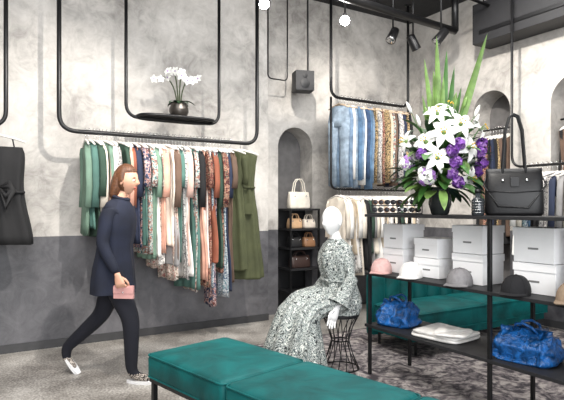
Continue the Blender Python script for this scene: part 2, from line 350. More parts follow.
# trouser rack
rk3=empty('trouser_rack',(1.1,6.9,2.78)); RB=Vector((.617,6.55,0))
def RP(t,z): return RB+w*t+Vector((0,0,z))
rail('rail',[RP(0,H),RP(0,2.78),RP(1.325,2.78),RP(1.325,H)],.019,.14,rk3)
mb=MB()
ms=[DENIM[3],DENIM[1],WHT,DENIM[3],DENIM[0],DENIM[1],WHT,DENIM[2],DENIM[0],DENIM[1],FL7,BEI,FL4,FL5,FL7,BEI,FL2,BRN,BLK,FL4,NAVF,BLK,FL7,BLK]
for i,m in enumerate(ms):
    t=.12+i*.048; mb.T=T_at(RP(t,2.799),AE+R.uniform(0,.55)); hanger(mb,WOODP,.16); pants(mb,m,R.uniform(.9,1.06),.17)
mb.obj('hanging_trousers',parent=rk3)
mb=MB(); mb.tube(fillet([RP(-.0,2.78),RP(0,1.62),RP(1.325,1.62),RP(1.325,2.78)],.1),.014,BLACK,10)
mb.obj('lower_rail',parent=rk3)
mb=MB()
for i in range(22):
    t=.1+i*.054; mb.T=T_at(RP(t,1.634),AE+R.uniform(-.1,.5)); hanger(mb); garment(mb,[CREAM,WHT,BEI,FL4,WHT,CREAM,BLK,DGR,GRY][i%9],R.uniform(.7,1.0),sleeve=.4)
mb.obj('hanging_garments',parent=rk3)
rk4=empty('clothing_rack',W3(2.9,.42,1.85))
rail('rail',[W3(2.05,.42,H),W3(2.05,.42,1.85),W3(4.0,.42,1.85),W3(4.0,.42,H)],.015,.14,rk4)
mb=MB()
for i in range(30):
    mb.T=T_at(W3(2.2+i*.056,.42,1.865),AW+pi+R.uniform(-.4,.1)); hanger(mb); garment(mb,[WHT,GRY,CREAM,FL6,DENIM[0],WHT,BLK,FL4,NAVF][i%9],R.uniform(.75,1.1),sleeve=.45)
mb.obj('hanging_garments',parent=rk4)
for k,sc in enumerate((1.45,2.56)):  # clothes hung in the recesses stand in for a mirror reflection
    rk5=empty('reflected_rail',W3(sc,-.17,2.42))
    mb=MB(); mb.tube([W3(sc-.28,-.17,2.42),W3(sc+.28,-.17,2.42)],.012,BLACK,8)
    for i in range(11):
        mb.T=T_at(W3(sc-.22+i*.044,-.17,2.432),AW+pi+R.uniform(-.5,.1)); hanger(mb,sw=.12); garment(mb,[BLK,BRN,FL5,BLK,RUST,NAVF,BLK,FL7,BRN,BLK,BRN][i],R.uniform(1.2,1.5),sw=.13,waist=.11,hem=.13,sleeve=0)
    mb.T=Matrix(); mb.obj('reflected_garments',parent=rk5)
# ------------------------------------------------------------------ handbags
def handbag(mb,M,m,W=.3,Hh=.24,D=.12,hl=.2,two=True,crumple=0,flare=0,hw=.28):
    mb.T=M; n=24 if not crumple else 72; rings=[]
    prof=[(0,.94,1),(.02,1,1.05),(Hh*.5,.99,1.0),(Hh*.85,.96,.65),(Hh,.95,.35)]
    if crumple: prof=[(0,.0,.0),(0,.93,1),(.01,1,1.05)]+[(Hh*t,interp([(0,1),(1,1-flare)],t),interp([(0,1.05),(.5,1),(1,.3)],t)) for t in [i/14 for i in range(1,15)]]
    for z,fw,fd in prof:
        ring=[]
        for j in range(n):
            a=2*pi*j/n; cx=abs(cos(a))**.35*(1 if cos(a)>=0 else -1); sy=abs(sin(a))**.45*(1 if sin(a)>=0 else -1)
            p=Vector((cx*W/2*fw,sy*D/2*fd,z))
            if crumple and z>.012:
                q=p*9+Vector((M.translation.x*7,0,0)); rg=1-abs(noise.noise(q))*2; rg2=1-abs(noise.noise(q*2.3))*2
                k=crumple*(rg+.5*rg2-.8)
                p+=Vector((cx*k,sy*k*1.4,k*.8*(z/Hh)))
            ring.append(p)
        rings.append(ring)
    mb.loft(rings,m)
    if hl:
        for sy in ((-1,1) if two else (0,)):
            y=sy*D*.2
            mb.tube([(-W*hw,y*1.4,Hh*.72),(-W*hw*.97,y,Hh*1.02),(-W*hw*.72,y,Hh+hl*.7),(-W*hw*.36,y,Hh+hl*.96),(0,y,Hh+hl),(W*hw*.36,y,Hh+hl*.96),(W*hw*.72,y,Hh+hl*.7),(W*hw*.97,y,Hh*1.02),(W*hw,y*1.4,Hh*.72)],.0075,m,8)
        for x in (-hw,hw): mb.sphere((x*W,-D*.42,Hh*.74),.011,CHROME,8,6)
    mb.T=Matrix()
mb=MB(); handbag(mb,T_at((1.54,3.46,1.331),-.3),LEATH,.36,.31,.15,.36,hw=.2)
mb.T=T_at((1.54,3.46,1.331),-.3); mb.tube([(-.17,-.07,.16),(0,-.08,.15),(.17,-.07,.16)],.004,LEATH,6); mb.box((0,-.065,.22),(.05,.02,.06),LEATH)
mb.tube([(-.165,0,.27),(-.19,-.05,.2),(-.1,-.09,.06),(.08,-.09,.05),(.19,-.05,.2),(.165,0,.27)],.006,LEATH,6)
mb.T=Matrix(); mb.obj('black_handbag')
asx=empty('display_shelf',W1(3.5,-.2,0))
mb=MB(); tc=3.52
for z in (.28,.58,.85,1.10,1.36): mb.box(W1(tc,-.27,z),(.46,.38,.025),MBLACK,AW)
mb.box(W1(tc,-.452,.69),(.46,.012,1.34),MBLACK,AW)
for dt in (-.22,.22):
    for o in (-.1,-.44): mb.box(W1(tc+dt,o,.69),(.022,.022,1.36),BLACK,AW)
mb.obj('frame',parent=asx)
BAGS=[mat('bag_%d'%i,srgb(*c),.45) for i,c in enumerate([(236,228,214),(196,160,124),(60,44,40),(150,110,80),(30,30,32),(222,210,196)])]
def bag_at(t,o,z,m,W,h,hl,nm='handbag',rz=0):
    mb=MB(); handbag(mb,T_at(W1(t,o,z),AW+rz),m,W,h,.12,hl); mb.obj(nm)
bag_at(3.50,-.22,1.373,BAGS[0],.32,.22,.17,'white_handbag')
bag_at(3.42,-.2,1.113,BAGS[1],.2,.13,.06); bag_at(3.64,-.2,1.113,BAGS[5],.18,.12,.06)
bag_at(3.42,-.2,.863,BAGS[4],.2,.14,.06); bag_at(3.64,-.2,.863,BAGS[3],.18,.13,.06)
bag_at(3.5,-.2,.593,BAGS[2],.3,.16,.06)
# ------------------------------------------------------------------ shelf unit
L0=Vector((.727,4.30,0))
def S(s,d,z): return L0+e*s+w*d+Vector((0,0,z))
mb=MB()
for s in (0,1.156,2.31):
    for d in (0,.45): mb.box(S(s,d,.669),(.024,.024,1.322),BLACK,AW)
for z in (.408,.838,1.318):
    mb.box(S(1.155,.225,z),(2.40,.49,.022),MBLACK,AE)
mb.obj('display_shelving_unit',bevel=.002)
LIDL=mat('box_logo',srgb(120,120,120),.6)
def wbox(mb,s,d,z,a,b,h,rz=0):
    mb.box(S(s,d,z+h*.5-.002),(a,b,h-.006),WHITEB,AE+rz); mb.box(S(s,d,z+h-.028),(a+.01,b+.01,.05),WHITEB,AE+rz)
    mb.T=T_at(S(s,d,z+h*.4),AE+rz); mb.box((0,-b/2-.0015,0),(.07,.002,.012),LIDL); mb.T=Matrix()
for (s,d,hs,a,b) in [(.12,.26,(.2,.2),.23,.23),(.48,.26,(.15,.15),.24,.23),(.86,.26,(.21,.2),.25,.23),(1.36,.26,(.19,.22),.27,.23),(1.74,.26,(.2,.2),.26,.23)]:
    mb=MB(); z=.851
    for i,h in enumerate(hs): wbox(mb,s,d+.0,z,a,b,h,R.uniform(-.04,.04)); z+=h
    mb.obj('white_gift_box_stack',bevel=.003)
def cap(name,s,d,z,m,ang):
    mb=MB(); mb.T=T_at(S(s,d,z),ang); n=28
    rings=[]
    for i in range(8):
        t=i/8*pi/2; rr=.088*cos(t)**.8; zz=.012+.105*sin(t)
        rings.append([(rr*1.12*cos(2*pi*j/n),rr*.95*sin(2*pi*j/n),zz) for j in range(n)])
    mb.loft([[(p[0]*1.0,p[1],.0) for p in rings[0]]]+rings,m)
    mb.sphere((0,0,.115),.009,m,8,6)
    vs=[];fs=[]
    for i in range(13):
        a=-1.15+2.3*i/12; x0,y0=.095*cos(a),.084*sin(a); k=cos(a*1.25)
        for q in range(5):
            t=q/4; vs.append((x0+t*.085*max(0,k),y0*(1+.05*t),.016-.012*abs(sin(a))*t))
    for i in range(12):
        for q in range(4): b=i*5+q; fs.append((b,b+1,b+6,b+5))
    mb.add(vs,fs,m); mb.add([Vector(v)+Vector((0,0,-.004)) for v in vs],fs,m)
    for k in range(6):
        a=2*pi*k/6; mb.tube([(.0985*cos(a)*cos(t)**.8,.0845*sin(a)*cos(t)**.8,.013+.106*sin(t)) for t in [j*.22 for j in range(8)]],.0018,m,5)
    mb.T=Matrix(); mb.obj(name)
fcap=lambda n,c:mat(n,srgb(*c),.9,var=.1,scale=50,bump=.3,bd=.003)
cap('baseball_cap',.09,.045,.850,fcap('cap_pink',(206,168,164)),pi*1.5-.5)
cap('baseball_cap',.42,.045,.850,fcap('cap_white',(228,226,224)),pi+.9)
cap('baseball_cap',.88,.045,.850,fcap('cap_grey',(126,124,126)),pi+.8)
cap('baseball_cap',1.31,.045,.850,fcap('cap_black',(18,18,22)),pi+.8)
cap('baseball_cap',1.66,.045,.850,fcap('cap_tan',(150,130,110)),pi+.8)
def folded(name,s,d,z,m,a,b,layers,h,wob=.012,rz=0):
    mb=MB(); n=36
    for k in range(layers):
        ph=R.uniform(0,6); rings=[]; sh=R.uniform(.92,1.03); ox,oy=R.uniform(-.015,.015),R.uniform(-.015,.015); hh=h/layers
        for (zz,f) in [(0,.93),(.15,1),(.5,1.03),(.85,1),(1,.93),(1.04,.5),(1.02,.05)]:
            ring=[]
            for j in range(n):
                an=2*pi*j/n; cx=abs(cos(an))**.4*(1 if cos(an)>=0 else -1); sy=abs(sin(an))**.4*(1 if sin(an)>=0 else -1)
                wv=1+wob*sin(5*an+ph)*f
                ring.append((ox+cx*a/2*f*sh*wv,oy+sy*b/2*f*sh*wv,hh*k+max(0,hh*zz+(wob*sin(3*an+ph)*.5*min(1,zz*2) if zz>0 else 0))))
            rings.append(ring)
        mb.T=T_at(S(s,d,z),AE+rz); mb.loft(rings,m)
    mb.T=Matrix(); mb.obj(name)
def totebag(s,d,W,h,D,rz):
    mb=MB(); handbag(mb,T_at(S(s,d,.4195),AE+rz),JEANB,W,h,D,0,crumple=.03,flare=.18)
    mb.T=T_at(S(s,d,.4195),AE+rz)
    for sy in (-1,1): mb.tube([(-W*.2,sy*.03,h*.9),(-W*.14,sy*.05,h+.03),(0,sy*.065,h+.04),(W*.14,sy*.06,h+.02),(W*.2,sy*.03,h*.9)],.009,JEANB,8)
    mb.T=Matrix(); mb.obj('blue_tote_bag')
totebag(.13,.19,.30,.20,.24,.3)
totebag(1.29,.19,.36,.20,.26,.2)
folded('folded_shirt',.62,.2,.421,WHT,.40,.36,2,.05,.012,.1)
folded('folded_shirt',.72,.16,.473,WHT,.22,.26,1,.02,.012,.4)
folded('folded_shirt',1.75,.2,.421,GRY,.3,.3,3,.1,.01,.1)
# sunglasses display
SGL=mat('dark_lens',(.02,.02,.025),.08); TORT=mat('tortoise',srgb(100,62,36),.25,var=.6,scale=60)
mb=MB(); mb.T=T_at(S(.10,.2,1.3295),AE+.75)
for z,y,dd in ((.006,0,.17),(.07,.03,.10)): mb.box((0,y,z),(.42,dd,.01),BLACK)
for x in (-.205,.205): mb.box((x,.06,.065),(.008,.03,.13),BLACK)
for k in range(8):
    x=-.15+.1*(k%4); z=.036+.063*(k//4); y=-.05+.05*(k//4); fm=[BLACK,TORT,CHROME,BLACK,TORT][k%5]
    for sx in (-1,1):
        c=Vector((x+sx*.024,y,z)); mb.tube([c+Vector((.021*cos(a),0,.019*sin(a))) for a in [2*pi*i/14 for i in range(14)]],.003,fm,6,closed=True)
        mb.sphere(c,(.02,.003,.018),SGL,12,8); mb.tube([c+Vector((sx*.02,0,.008)),c+Vector((sx*.022,.05,.006)),c+Vector((sx*.021,.07,-.01))],.002,fm,5)
    mb.tube([(x-.006,y,z+.004),(x,y,z+.008),(x+.006,y,z+.004)],.002,fm,5)
mb.T=Matrix(); mb.obj('sunglasses_display')
# perfume bottle
mb=MB(); c=S(1.03,.045,1.3295); DG=mat('dark_glass',(.03,.035,.04),.1)
mb.loft([[c+Vector((r*cos(2*pi*j/20),r*sin(2*pi*j/20),z)) for j in range(20)] for z,r in [(0,.036),(.01,.04),(.1,.04),(.115,.03),(.12,.016),(.15,.016)]],DG)
for k in range(5):
    mb.tube([c+Vector((.041*cos(a),.041*sin(a),.02+.018*k)) for a in [2*pi*i/20 for i in range(20)]],.0022,CHROME,5,closed=True)
mb.tube([c+Vector((0,0,.15)),c+Vector((0,0,.175))],.02,BLACK,12)
mb.obj('perfume_bottle')
# ------------------------------------------------------------------ flower arrangement
fl=S(.548,.22,1.3295)
mb=MB(); VASE=mat('vase_dark',(.03,.035,.035),.15)
mb.loft([[fl+Vector((r*cos(2*pi*j/28),r*sin(2*pi*j/28),z)) for j in range(28)] for z,r in [(0,.055),(.01,.065),(.08,.085),(.15,.08),(.19,.06),(.205,.065),(.2,.05)]],VASE)
top=fl+Vector((0,0,.2)); cen=fl+Vector((0,0,.42))
def rd(el0,el1):
    a=R.uniform(0,2*pi); el=R.uniform(el0,el1); return Vector((cos(a)*cos(el),sin(a)*cos(el),sin(el)))
for i in range(200):
    d=rd(-.4,1.3); st=top+d*R.uniform(.04,.25)+Vector((0,0,R.uniform(.0,.22)))
    blade(mb,st,d,R.uniform(.15,.27),R.uniform(.02,.045),R.uniform(.2,1.2),R.choice([GREEN,GREEN,DGREEN,LGREEN]))
for (dx,dy,h,wd) in [(-.02,0,1.16,.03),(-.1,.03,1.0,.026),(.05,.02,1.06,.028),(.27,-.02,1.22,.034),(.12,.05,.95,.028),(.02,-.03,.85,.026),(-.17,0,.72,.026),(.2,.04,.8,.026),(-.05,.0,.9,.03)]:
    blade(mb,top,(dx*1.1,dy,1),h,wd,.02,R.choice([LGREEN,GREEN]),12,.3,Vector((1,.1,0)))
# lilies at chosen, irregular spots: (x,y,z offset from centre, radius)
for (x,y,z,r) in [(-.15,-.18,.10,.12),(-.05,-.26,.16,.12),(.07,-.24,.22,.11),(-.08,-.2,.30,.10),(.13,-.22,.06,.115),(.24,-.14,.2,.10),(-.1,-.26,-.02,.11),(.13,-.22,-.15,.10),(.02,-.1,.36,.09),(-.27,-.1,.12,.09),(.2,.1,.2,.1),(-.2,.15,.15,.11),(.05,.22,.2,.11),(.25,.15,0,.1),(-.1,.25,0,.1)]:
    c=cen+Vector((x,y,z)); d=(Vector((x,y,z*.6))).normalized()
    d=(d+Vector((R.uniform(-.4,.4),R.uniform(-.2,.2),R.uniform(-.2,.4)))).normalized()
    mb.tube([top,c],.004,GREEN,5); flower(mb,c,d,r,PETAL,6,.9,LGREEN,.24)
    for k in range(5):
        u=d.orthogonal().normalized(); v2=d.cross(u); t2=k*1.25; en=c+d*.06+(u*cos(t2)+v2*sin(t2))*.02; mb.tube([c,en],.002,LGREEN,4); mb.sphere(en,.006,YEL,6,4)
# lily buds
for k in range(9):
    a=R.uniform(-1,1); c=cen+Vector((a*.25,-.12,.3+R.uniform(0,.14)-abs(a)*.1)); d=Vector((a*.5,-.1,1)).normalized()
    mb.tube([top+Vector((0,0,.1)),c],.003,GREEN,5); mb.tube([c,c+d*.03,c+d*.06,c+d*.09],[.005,.014,.013,.003],[PETAL,LGREEN][k%2],8)
def cluster(c,r,m,n=70,m2=None,fr=.022):
    for k in range(n):
        d=rd(-1.2,1.57); d=Vector((d.x,d.y-.25,d.z)).normalized(); flower(mb,Vector(c)+d*r*R.uniform(.7,1.1),d+rd(-1,1)*.4,fr,m2 if (m2 and k%3==0) else m,4,.3,None,.5)
    mb.sphere(c,r*.6,DGREEN,10,6)
cluster(cen+Vector((-.16,-.2,-.14)),.07,PETAL,80,LILAC); cluster(cen+Vector((-.27,-.1,-.04)),.05,PETAL,60,LILAC)
for p in [(-.01,-.30,.03),(.02,-.31,-.05),(.0,-.29,-.13),(.04,-.28,-.19),(.05,-.29,.08),(.27,-.12,.10),(.24,-.17,.04),(.27,-.12,-.04),(.22,-.16,-.10),(-.2,-.2,.02)]: cluster(cen+Vector(p),.036,PURPLE,34,LILAC,.026)
mb.obj('flower_arrangement')
# ------------------------------------------------------------------ bench + sofa
d1=Vector((.69,-.724,0)); d2=Vector((.724,.69,0)); AB=math.atan2(-.724,.69); Ab=Vector((-.88,3.36,0))
bn=empty('velvet_bench',Ab+d1*1.23+d2*.32)
def cushion(name,c,sx,sy,sz,rz,parent,m=VELVET):
    mb=MB(); mb.T=Matrix.Translation(c)@Matrix.Rotation(rz,4,'Z')
    def rr(hx,hy,rad,z):
        out=[]
        for qx,qy,a0 in ((1,1,0),(-1,1,pi/2),(-1,-1,pi),(1,-1,1.5*pi)):
            for i in range(9):
                a=a0+pi/2*i/8; out.append(((hx-rad)*qx+rad*cos(a),(hy-rad)*qy+rad*sin(a),z))
        return out
    rings=[]
    for ins,zz in [(.03,-.5),(.008,-.47),(0,-.38),(0,.28),(.006,.38),(.018,.46),(.035,.5),(.10,.54),(.2,.56)]:
        rings.append(rr(sx/2-ins,sy/2-ins,max(.035-ins*.1,.02),zz*sz))
    mb.loft(rings,m)
    for z in (.40,-.45): mb.tube(rr(sx/2-.002,sy/2-.002,.035,z*sz),.0055,m,6,closed=True)
    mb.obj(name,parent=parent)
for i in range(3):
    cushion('cushion_%d'%(i+1),Ab+d1*(.41+.82*i)+d2*.32+Vector((0,0,.37)),.808,.64,.16,AB,bn)
mb=MB()
mb.box(Ab+d1*1.23+d2*.32+Vector((0,0,.275)),(2.44,.6,.035),BLACK,AB)
for s in (.04,1.23,2.42):
    for q in (.04,.60): mb.box(Ab+d1*s+d2*q+Vector((0,0,.135)),(.03,.03,.27),BLACK,AB)
mb.obj('frame',parent=bn)
so=Vector((1.02,5.05,0)); sf=empty('velvet_sofa',so+w*.9)
def SO(a,b,z): return so+w*a+e*b+Vector((0,0,z))
for i in range(2):
    cushion('seat_%d'%(i+1),SO(.5+1.0*i,.1,.33),.99,.62,.2,AW,sf)
mb=MB()
for i in range(10):
    n=20; hw=.1
    mb.loft([[SO(.1+.2*i+hw*cos(2*pi*j/n)*k,-.28+.085*sin(2*pi*j/n)*k,z) for j in range(n)] for z,k in [(.1,.95),(.14,1),(.66,1),(.70,.9),(.715,.6),(.72,.1)]],VELVET)
mb.box(SO(1.0,-.30,.38),(1.9,.1,.58),VELVET,AW); mb.obj('backrest',parent=sf)
mb=MB(); mb.box(SO(1.0,.05,.19),(2.0,.6,.08),VELVET,AW)
for a in (.08,1.92):
    for b in (-.2,.3): mb.tube([SO(a,b,.0065),SO(a,b,.17)],.016,BLACK,8)
mb.obj('base',bevel=.01,parent=sf)
# ------------------------------------------------------------------ ceiling things
def track_spot(name,p,d,lit=False,hz=H):
    mb=MB(); p=Vector(p); d=Vector(d).normalized()
    mb.tube([p+Vector((0,0,.06)),Vector((p.x,p.y,hz))],.011,BLACK,8)
    mb.tube([p-d*.09,p-d*.085,p+d*.09,p+d*.1],[.04,.052,.058,.06],BLACK,20)
    mb.tube([p+Vector((0,0,.075)),p+Vector((0,0,.04))],.02,BLACK,10)
    mb.tube([p+d*.1005,p+d*.103],.052,LENS if lit else CHROME,20)
    mb.obj(name)
def pix(u,v,z):
    s=(208-v)/(z-1.38); Y=520/s; return Vector(((u-282)/s,Y,z))
ZT=3.6
pA=pix(340,-4,ZT); pB=pix(455,31,ZT); dr=(pB-pA).normalized()
mb=MB(); mb.tube([pA-dr*2.2,pB],.045,BLACK,14)
for q in (-1.5,.5): mb.tube([pA+dr*q,Vector(((pA+dr*q).x,(pA+dr*q).y,H))],.012,BLACK,8)
q=pB; mb.tube([q,Vector((q.x,q.y,H))],.045,BLACK,10); mb.obj('ceiling_pipe')
mb=MB(); mb.tube([pA+e*.35-dr*1.5+Vector((0,0,.25)),pA+e*.35+dr*2.1+Vector((0,0,.25))],.018,BLACK,10)
for q in (-1,1,2.0):
    z=pA+e*.35+dr*q; mb.tube([z+Vector((0,0,.25)),Vector((z.x,z.y,H))],.01,BLACK,8)
mb.obj('lighting_track')
for i,(u,v,z,dd) in enumerate([(393,35,3.42,(-.4,-.5,-.8)),(413,42,3.42,(.5,.3,-.8)),(441,36,3.42,(-.5,-.1,-.6))]):
    track_spot('track_spotlight',pix(u,v,z),dd)
sp1=pix(345,20,3.5); sp2=pix(265,3,3.5)
track_spot('track_spotlight',sp1,(-.15,-1,-.45),True); track_spot('track_spotlight',sp2,(-.05,-1,-.5),True)
mb=MB(); mb.box(W3(2.9,.19,3.68),(2.9,.34,.5),MBLACK,AE)
mb.box(W3(2.9,.365,3.56),(2.7,.012,.05),BLACK,AE)
mb.obj('air_conditioning_unit',bevel=.02)
mb=MB(); c=pix(303,82,2.98)
mb.box(c,(.24,.2,.25),MBLACK,AW-.3); 
for dz in (-.04,.06): 
    mb.T=T_at(c+Vector((0,0,dz)),AW-.3); mb.tube([(0,-.1,0),(0,-.106,0)],.06 if dz<0 else .03,BLACK,18); mb.T=Matrix()
mb.tube([c+Vector((.06,0,.12)),Vector((c.x+.06,c.y,H))],.012,BLACK,8)
mb.obj('ceiling_speaker',bevel=.008)
mb=MB(); c2=pix(268,78,2.98)
mb.tube(fillet([Vector((c2.x,c2.y,H)),c2,c2+w*.28,c2+w*.28+Vector((0,0,H-2.98))],.06),.009,BLACK,8); mb.obj('hanging_rail')
# ------------------------------------------------------------------ figures
def skin_mesh(name,J,B,root,fn,mats,M,parent,sub=2):
    names=list(J); me=bpy.data.meshes.new('tmp'); me.from_pydata([J[k][0] for k in names],[(names.index(a),names.index(b)) for a,b in B],[])
    ob=bpy.data.objects.new('tmp',me); bpy.context.collection.objects.link(ob)
    ob.modifiers.new('k','SKIN'); q=ob.modifiers.new('s','SUBSURF'); q.levels=sub
    for i,k in enumerate(names):
        r=J[k][1]; me.skin_vertices[0].data[i].radius=(r,r); me.skin_vertices[0].data[i].use_root=(k==root)
    dg=bpy.context.evaluated_depsgraph_get(); dg.update(); ev=ob.evaluated_get(dg); m2=bpy.data.meshes.new_from_object(ev)
    mb=MB(); vs=[v.co.copy() for v in m2.vertices]
    mb.v=[M@v for v in vs]
    for p in m2.polygons:
        c=Vector((0,0,0))
        for i in p.vertices: c+=vs[i]
        c/=len(p.vertices); mb.f.append(list(p.vertices)); mb.m.append(mb.mi(mats[fn(c)])); mb.sm.append(True)
    bpy.data.objects.remove(ob)
    return mb.obj(name,parent=parent)
def hand(mb,M,m,curl=.5,s=1,side=1):
    mb.T=M@Matrix.Scale(s,4)
    rings=[]
    for z,hy,hx in [(.02,.022,.02),(0,.024,.019),(-.03,.034,.017),(-.065,.041,.015),(-.09,.038,.012)]:
        rings.append([(hx*cos(2*pi*j/14),hy*sin(2*pi*j/14),z) for j in range(14)])
    mb.loft(rings,m)
    for k,(y,L) in enumerate([(.030,.066),(.010,.078),(-.010,.072),(-.029,.056)]):
        y*=side; p=Vector((0,y,-.082)); a=curl*.25; pts=[p]; 
        for q,f in enumerate((.42,.32,.26)):
            a+=curl*(.3+.04*k); p=p+Vector((sin(a)*L*f,y*.05,-cos(a)*L*f)); pts.append(p)
        mb.tube(pts,[.0088,.0085,.0078,.0055],m,8)
        mb.sphere(pts[-1],.0056,m,8,6)
    y=side
    mb.tube([(.005,y*.022,-.025),(.014,y*.046,-.05),(.022,y*.054,-.078),(.03,y*.052,-.1)],[.012,.0105,.009,.007],m,8); mb.sphere((.03,y*.052,-.1),.007,m,8,6)
    mb.T=Matrix()
def head(mb,M,m,hair=None,eyes=True):
    mb.T=M
    g=lambda a,b,c,d:math.exp(-((a/b)**2+(c/d)**2))
    def fn(d,p):
        p=p.copy()
        if d.z<0: k=1-.38*(-d.z)**1.4; p.y*=k; p.x*= (1-.25*(-d.z)**2) if d.x>0 else (1-.45*(-d.z)**1.2)
        if d.x>0:
            p.x+=.024*g(d.y,.13,d.z+.12,.14)*(1)+.010*g(d.y,.12,d.z-.08,.16)
            for s in (-1,1): p.x-=.010*g(d.y-s*.38,.2,d.z-.06,.13)
            p.x+=.007*g(d.y,.3,d.z+.45,.08)+.012*g(d.y,.3,d.z+.85,.2)
        return p
    mb.sphere((0,0,0),(.092,.074,.115),m,40,30,fn)
    for s in (-1,1):
        mb.sphere((-.008,s*.074,-.012),(.018,.008,.03),m,10,8)
        if eyes:
            mb.sphere((.074,s*.029,.008),(.012,.014,.009),PETAL,10,8); mb.sphere((.0835,s*.029,.008),(.004,.006,.006),BLACK,8,6)
            mb.tube([(.08,s*.014,.026),(.083,s*.03,.031),(.074,s*.046,.026)],.003,hair,6)
    if eyes: mb.sphere((.083,0,-.052),(.008,.022,.006),LIP,10,6); 
    if hair:
        def hf(d,p):
            q=p.copy()
            if d.x>.25 and d.z<.5: q*= .80
            return q*(1+.02*sin(14*math.atan2(d.y,d.x)))
        mb.sphere((-.012,0,.014),(.098,.086,.118),hair,36,24,hf)
        rings=[]
        for z,rx,ry,cx in [(.06,.05,.07,-.05),(0,.055,.084,-.055),(-.07,.055,.088,-.062),(-.12,.045,.085,-.07),(-.15,.035,.075,-.075),(-.17,.012,.05,-.08)]:
            rings.append([(cx+rx*(1+.08*sin(7*2*pi*j/28))*cos(2*pi*j/28),ry*(1+.05*sin(9*2*pi*j/28))*sin(2*pi*j/28),z) for j in range(28)])
        mb.loft(rings,hair)
    mb.T=Matrix()
LIP=mat('lips',srgb(178,90,84),.5)
PM=Matrix.Translation((-1.37,4.22,0))@Matrix.Rotation(-.12,4,'Z')
wm=empty('walking_woman',(-1.37,4.22,0))
J={'pel':((0,0,.93),.13),'wai':((.015,0,1.08),.11),'che':((.04,0,1.25),.125),'up':((.05,0,1.37),.10),'nk0':((.06,0,1.44),.055),'nk1':((.075,0,1.50),.046),'nk2':((.09,0,1.55),.045),
 'sr':((.04,-.155,1.365),.065),'er':((.0,-.205,1.10),.052),'wr':((.13,-.215,.875),.036),
 'sl':((.05,.155,1.365),.065),'el':((-.10,.2,1.12),.052),'wl':((-.20,.2,.885),.036),
 'hr':((.02,-.085,.86),.112),'kr':((.19,-.085,.50),.075),'ar':((.19,-.085,.10),.05),'fr':((.23,-.085,.05),.038),'tr':((.35,-.085,.035),.03),
 'hl':((-.02,.085,.86),.112),'kl':((-.13,.085,.50),.075),'al':((-.45,.085,.21),.05),'fl':((-.45,.085,.12),.036),'tl':((-.37,.085,.035),.028)}
B=[('pel','wai'),('wai','che'),('che','up'),('up','nk0'),('nk0','nk1'),('nk1','nk2'),('up','sr'),('sr','er'),('er','wr'),('up','sl'),('sl','el'),('el','wl'),
 ('pel','hr'),('hr','kr'),('kr','ar'),('ar','fr'),('fr','tr'),('pel','hl'),('hl','kl'),('kl','al'),('al','fl'),('fl','tl')]
SHOE=pattern('shoe_print',[srgb(30,28,28),srgb(190,180,170),srgb(70,60,56)],50)
def wf(c):
    if c.z>1.46 and abs(c.y)<.08: return 0
    if (c.x>0 and c.z<.075) or (c.x<-.2 and c.z<.13 ): return 3
    if c.z<.9 and abs(c.y)<.17: return 2
    return 1
skin_mesh('body',J,B,'pel',wf,[SKIN,NAVY,TROUS,SHOE],PM,wm)
mb=MB(); mb.T=PM; n=48; rings=[]
for z,cx,rx,ry in [(.70,-.0,.175,.212),(.76,-.0,.17,.208),(.80,0,.166,.204),(.9,.005,.156,.195),(1.0,.012,.14,.175),(1.08,.018,.13,.165),(1.2,.032,.14,.18),(1.3,.042,.138,.187),(1.38,.046,.11,.17),(1.43,.055,.08,.10),(1.465,.06,.062,.065)]:
    k=(1.45-z)*.022
    rings.append([(cx+(rx+k*sin(6*2*pi*j/n+z*3))*cos(2*pi*j/n),(ry+k*sin(7*2*pi*j/n+z*2))*sin(2*pi*j/n),z) for j in range(n)])
mb.loft(rings,NAVY,cap=False)
mb.tube([(.06+.066*cos(a),.068*sin(a),1.465-.02*cos(a)) for a in [2*pi*i/24 for i in range(24)]],.014,NAVY,8,closed=True)
mb.T=Matrix(); mb.obj('jacket',parent=wm)
mb=MB(); head(mb,PM@Matrix.Translation((.115,0,1.605))@Matrix.Rotation(.15,4,'Y')@Matrix.Rotation(-.05,4,'Z'),SKIN,HAIR); mb.obj('head',parent=wm)
mb=MB(); hand(mb,PM@Matrix.Translation((.135,-.215,.862))@Matrix.Rotation(-.3,4,'Y')@Matrix.Rotation(pi/2,4,'Z'),SKIN,1.6,.98,-1)
hand(mb,PM@Matrix.Translation((-.205,.2,.87))@Matrix.Rotation(.25,4,'Y'),SKIN,.9,.98,1); mb.obj('hands',parent=wm)
mb=MB(); mb.T=PM; PK=mat('pink_leather',srgb(200,150,146),.5); mb.box((.17,-.18,.73),(.16,.025,.10),PK); mb.box((.17,-.194,.745),(.16,.006,.05),PK); mb.sphere((.17,-.199,.73),.007,CHROME,8,6); mb.T=Matrix(); mb.obj('clutch_purse',bevel=.005,parent=wm)
mb=MB(); mb.T=PM
for cx,cy,tilt,cz in [(.265,-.085,0,.008),(-.405,.085,.9,.07)]:
    mb.T=PM@Matrix.Translation((cx,cy,cz))@Matrix.Rotation(tilt,4,'Y')
    ring=[(.115*cos(a),(.042+.008*cos(a))*sin(a)) for a in [2*pi*j/24 for j in range(24)]]
    mb.loft([[(x,y,-.008) for x,y in ring],[(x,y,.012) for x,y in ring]],WHITEB,smooth=False)
mb.T=Matrix(); mb.obj('shoe_soles',parent=wm)
